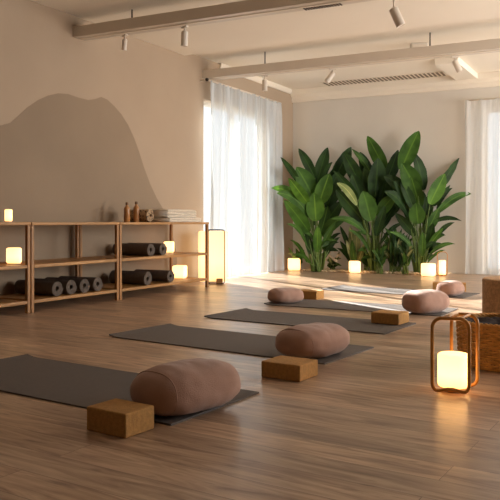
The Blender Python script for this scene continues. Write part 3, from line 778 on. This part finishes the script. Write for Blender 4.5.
def plant(name, label, base_px, z, leaves, hgt, seed, spread=.07, grp='large leafy plants before the back wall', w_fill=True):
    rnd = random.Random(seed)
    root = D(base_px, 300, z); root.z = 0
    t = thing(name, label, 'plant', root, grp and 0, grp)
    bm = bmesh.new(); uvl = bm.loops.layers.uv.new('uv'); st = bmesh.new()
    nfill = 7 if w_fill else 0
    leaves = list(leaves)
    for i in range(nfill):
        x = base_px + rnd.uniform(-20, 20); y = rnd.uniform(190, 212)
        leaves.append((x + (x - base_px) * .7 + rnd.uniform(-5, 5), y - rnd.uniform(14, 26), base_px + (x - base_px) * .55, y + 8, rnd.uniform(7, 11), 2, rnd.uniform(.02, .18)))
    for i in range(8 if w_fill else 0):
        sg = rnd.choice((-1, 1)); x = base_px + sg * rnd.uniform(3, 8); r_ = rnd.uniform(9, 20); y = rnd.uniform(236, 256)
        leaves.append((x + sg * r_, y - rnd.uniform(-4, 5), x, y + rnd.uniform(2, 8), rnd.uniform(3, 4.4), rnd.choice((1, 2)), rnd.uniform(-.2, .1), rnd.uniform(-.2, .05)))
    for i in range(12 if w_fill else 0):
        a0 = rnd.uniform(0, 6.28); q0 = Vector((spread * 1.2 * math.cos(a0), spread * 1.2 * math.sin(a0), .004)); q1 = q0 * 2.4; q1.z = rnd.uniform(.35, .75)
        tube(st, [q0, q0.lerp(q1, .5) + Vector((0, 0, .06)), q1], .016, 6, r2=.006)
    for lf in leaves:
        tx, ty, bx_, by_, w, mi = lf[:6]; dz = lf[6] if len(lf) > 6 else rnd.uniform(-.1, .12)
        sc = z / F; zz = z + dz
        tipz = zz + (rnd.uniform(-.16, .02) if len(lf) < 8 else lf[7])
        if tx < 292: zz -= .12; tipz -= .45
        b = D(bx_, by_, zz); tp = D(tx, ty, tipz)
        width = w * 1.12 * zz / F
        ln = math.hypot(tx - bx_, ty - by_)
        bend = .03 if ln > 25 else 0
        if abs(tx - bx_) > abs(ty - by_) * .9: bend = .13
        if w <= 4.5: bend = max(bend, .16) if abs(tx - bx_) > 8 else .05
        blade(bm, uvl, b - root, tp - root, width, bend, rnd.uniform(-.45, .45), mi, shape=1 if w < 5 else 0)
        # petiole from the clump to the blade
        f0 = Vector((rnd.uniform(-spread, spread), rnd.uniform(-spread, spread), 0.004))
        p3 = b - root; dirb = (b - tp).normalized()
        mid = f0 + Vector(((p3.x - f0.x) * .25, (p3.y - f0.y) * .25, p3.z * .55))
        pts = []
        for i in range(11):
            s = i / 10; a = (1 - s) ** 2; bq = 2 * s * (1 - s); c = s * s
            pts.append(f0 * a + mid * bq + p3 * c)
        rr = .017 if w > 6 else .009
        tube(st, pts, rr, 6, r2=.006)
    obj('foliage', bm, [M['leafA'], M['leafB'], M['leafC'], M['leafP'], M['leafV']], t)
    obj('stalks', st, M['stalk'], t, smooth=True)
    return t
# (tip x, tip y, base x, base y, width, material, depth offset)  measured leaf by leaf
P1 = [(298.6, 148.5, 315, 178, 9, 2, .10), (327.6, 147.5, 316, 186, 12, 2, .12), (280.5, 157, 300, 184, 6, 2, .05), (296.5, 167, 313, 197, 18, 1, -.05),
      (288.6, 178, 308, 204, 11, 0, -.12), (329.5, 173.5, 319, 204, 16, 0, -.12), (271.3, 188, 304, 208, 10, 0, -.1), (277, 193, 309, 216, 11, 1, -.05),
      (314, 193, 316, 221, 17, 0, -.22), (284, 200, 309, 232, 12, 1, .0), (346, 218, 322, 236, 11, 1, .0), (332.5, 162, 322, 184, 4.5, 2, .05), (286, 224, 307, 246, 4, 1, -.05, -.1),
      (340, 237, 325, 258, 4, 2, 0), (341, 233, 325, 250, 4, 2, .05), (306, 231, 311, 254, 7, 2, -.1), (351, 147, 331, 186, 15, 2, .1), (338, 178, 325, 214, 12, 2, .15),
      (342, 201, 322, 228, 13, 2, .1), (300, 196, 313, 226, 13, 1, .08), (328, 206, 320, 236, 11, 1, .0), (290, 240, 307, 262, 3.5, 1, -.05, -.1), (318, 226, 317, 252, 8, 0, -.15), (293, 213, 311, 240, 7, 1, -.1),
      (336, 222, 322, 246, 6, 1, -.1)]
P2 = [(367.4, 136, 386, 172, 13, 1, .15), (378, 158, 375, 198, 19, 2, .02), (343, 152, 362, 188, 13, 2, .05), (352, 149, 373, 176, 7, 1, .15), (337, 183, 357, 205, 7.5, 3, -.3),
      (334, 171, 358, 199, 8, 2, -.05), (352, 174, 364, 206, 15, 2, .1), (336, 190, 363, 221, 14, 2, -.15), (363, 191, 371, 221, 17, 1, -.25), (396, 194, 377, 216, 12, 1, -.1),
      (331, 219, 366, 233, 7, 1, -.2), (405, 223, 380, 244, 4, 2, -.1), (391, 178, 379, 212, 15, 2, .1), (385, 206, 376, 236, 9, 2, -.1), (350, 204, 368, 234, 12, 2, .15), (395, 206, 380, 230, 8, 2, .0),
      (360, 152, 371, 186, 12, 2, .18), (398, 150, 385, 186, 14, 2, .1), (348, 230, 369, 250, 4, 1, -.1), (400, 238, 380, 256, 4, 2, 0)]
P3 = [(419, 131, 401, 170, 16, 1, .1), (414.5, 153, 424, 190, 12, 2, .1), (459, 158, 432, 197, 9, 2, .08), (445, 174, 430, 204, 14, 0, -.2), (402, 163, 418, 194, 18, 1, .0),
      (450, 185, 434, 206, 6, 2, .0), (452.5, 188, 437, 209, 4, 2, .0), (471.5, 193.5, 436, 214, 7.5, 1, -.1), (461.5, 221, 432, 223, 4.5, 2, -.1, -.1), (454.5, 222.5, 434, 240, 4.5, 2, -.1), (455, 244, 430, 254, 4, 1, -.15, -.1),
      (433, 223, 428, 250, 9, 2, -.05), (443, 228, 429, 246, 6, 0, -.15), (416, 203, 418, 224, 15, 1, -.3), (394, 181, 414, 206, 12, 2, .1), (384, 176, 408, 202, 13, 2, .15), (395, 213, 415, 236, 9, 2, -.1),
      (428, 196, 424, 224, 13, 2, .05), (439, 208, 427, 232, 10, 1, -.05), (404, 194, 415, 226, 12, 2, .12), (411, 176, 420, 208, 13, 1, .05), (389, 232, 414, 250, 5, 1, -.1), (445, 250, 428, 262, 3, 1, -.15, -.1), (423, 232, 422, 256, 7, 1, -.2), (400, 240, 415, 262, 4, 2, -.1)]
plant('banana_plant', 'leftmost large plant with bright green paddle leaves near the corner', 317, 11.8, P1, 2, 1)
plant('banana_plant', 'middle large plant with dark broad leaves behind the glowing cube lamp', 376, 11.6, P2, 2, 2)
plant('banana_plant', 'rightmost large plant with the tallest leaf, beside the slim lantern', 420, 11.3, P3, 2, 3)
# smaller plants at their feet
S1 = [(350, 226, 355, 258, 7, 4, 0), (357, 232, 356, 262, 9, 4, -.05), (340, 226, 353, 256, 5, 2, 0), (340, 241, 353, 262, 6, 2, 0), (364, 243, 357, 264, 5, 4, -.05), (336, 248, 352, 266, 3.5, 2, 0), (370, 240, 358, 264, 4, 1, 0), (346, 240, 354, 264, 6, 4, -.05), (352, 240, 355, 266, 6, 1, -.08)]
plant('striped_plant', 'young plant with pale striped pointed leaves behind the cube lamp', 355, 11.78, S1, 1, 5, .03, 'small plants at the feet of the large ones', False)
def tuft(px, z, pxw, top, n, mi, label, seed, name='grass_clump'):
    r = random.Random(seed); L_ = []
    for i in range(n):
        x = px + r.uniform(-pxw, pxw) * .35; tx = px + r.uniform(-pxw, pxw); ty = r.uniform(top, top + 16)
        L_.append((tx, ty, x, 267 - r.uniform(0, 6), r.uniform(2, 4.4), r.choice(mi), r.uniform(-.08, .08)))
    plant(name, label, px, z, L_, 1, seed, .05, 'small plants at the feet of the large ones', False)
tuft(298, 12.3, 11, 247, 12, (0, 1, 4), 'short arching grassy plant behind the corner cube lamp', 11)
tuft(333, 11.95, 9, 251, 14, (1, 2, 4), 'low bushy plant with small pale blossoms between left and middle plants', 12, 'flowering_plant')
tuft(392, 11.35, 12, 236, 26, (1, 2, 2, 4), 'dense dark undergrowth plant between the middle and right large plants', 13, 'undergrowth_plant')
tuft(405, 11.2, 10, 240, 20, (1, 2, 4), 'leafy low plant just left of the wide glowing lamp', 14, 'undergrowth_plant')
tuft(398, 11.5, 16, 226, 26, (2, 2, 1), 'tall dark strappy plant against the wall between the middle and right plants', 16, 'undergrowth_plant')
tuft(380, 11.3, 9, 244, 14, (2, 1), 'low dark plant at the foot of the middle large plant', 17, 'undergrowth_plant')
tuft(366, 11.8, 8, 246, 10, (1, 2), 'small dark leafy plant right of the striped plant', 15, 'undergrowth_plant')
# blossoms
t = [o for o in COL.objects if o.name.startswith('flowering_plant')][0]
bm = bmesh.new(); rnd = random.Random(3)
for i in range(16):
    c = D(333 + rnd.uniform(-7, 7), rnd.uniform(249, 262), 11.85) - t.location
    for k in range(5):
        a = 2 * PI * k / 5
        bmesh.ops.create_icosphere(bm, subdivisions=1, radius=.012, matrix=Matrix.Translation(c + RGT * .014 * math.cos(a) + Vector((0, 0, .014 * math.sin(a)))))
obj('blossoms', bm, M['flower'], t, smooth=True)
# planting bed: gravel and soil strip
bm = bmesh.new(); rnd = random.Random(9)
for i in range(620):
    u = rnd.uniform(.42, 2.75); d = rnd.uniform(.06, .56)
    if rnd.random() < .5: d = rnd.uniform(.38, .60)
    p = BWp(u, d, 0); r = rnd.uniform(.012, .032)
    m_ = Matrix.Translation((p.x, p.y, r * .55)) @ Matrix.Rotation(rnd.uniform(0, 3), 4, 'Z') @ Matrix.Diagonal((r * 1.25, r, r * .62, 1))
    bmesh.ops.create_icosphere(bm, subdivisions=1, radius=1, matrix=m_)
tag(obj('gravel', bm, M['grav'], smooth=True), 'scattered beige pebbles around the foot of the plants', 'gravel', kind='stuff')

# ------------------------------------------------------------ light
w = bpy.data.worlds.new('world'); SC.world = w; w.use_nodes = True
bg = w.node_tree.nodes['Background']; bg.inputs[0].default_value = (.92, .97, 1.0, 1); bg.inputs[1].default_value = 1.15
def sun(d, e, col, ang):
    l = bpy.data.lights.new('sun', 'SUN'); l.energy = e; l.color = col; l.angle = ang
    o = bpy.data.objects.new('sun', l); COL.objects.link(o); o.rotation_euler = Vector(d).to_track_quat('-Z', 'Y').to_euler()
EL = math.radians(26)
sun((.85 * math.cos(EL), -.527 * math.cos(EL), -math.sin(EL)), 36, (1, .97, .90), math.radians(.6))
def area(loc, d, sx, sy, e, col, portal=False):
    l = bpy.data.lights.new('window_daylight', 'AREA'); l.shape = 'RECTANGLE'; l.size = sx; l.size_y = sy; l.energy = e; l.color = col
    if portal: l.cycles.is_portal = True
    o = bpy.data.objects.new('window_daylight', l); COL.objects.link(o); o.location = loc; o.rotation_euler = Vector(d).to_track_quat('-Z', 'Y').to_euler()
area((XW - .27, (WY0 + WY1) / 2, 1.3), (1, 0, 0), 2.0, 2.5, 60, (.9, .95, 1), True)
p = BWp(BX0 + .95, -.27, 1.3); area(p, (0, -1, 0), 1.9, 2.5, 50, (.9, .95, 1), True)
for a, b_ in FILL_WINDOWS: area((XR + .27, (a + b_) / 2, 1.5), (-1, 0, 0), 2.0, 2.2, 215, (1, .98, .95))  # added fill lights outside the unseen right-wall windows

SC.view_settings.view_transform = 'Standard'; SC.view_settings.look = 'None'; SC.view_settings.gamma = 1
SC.view_settings.use_curve_mapping = False; SC.view_settings.exposure = 0.1
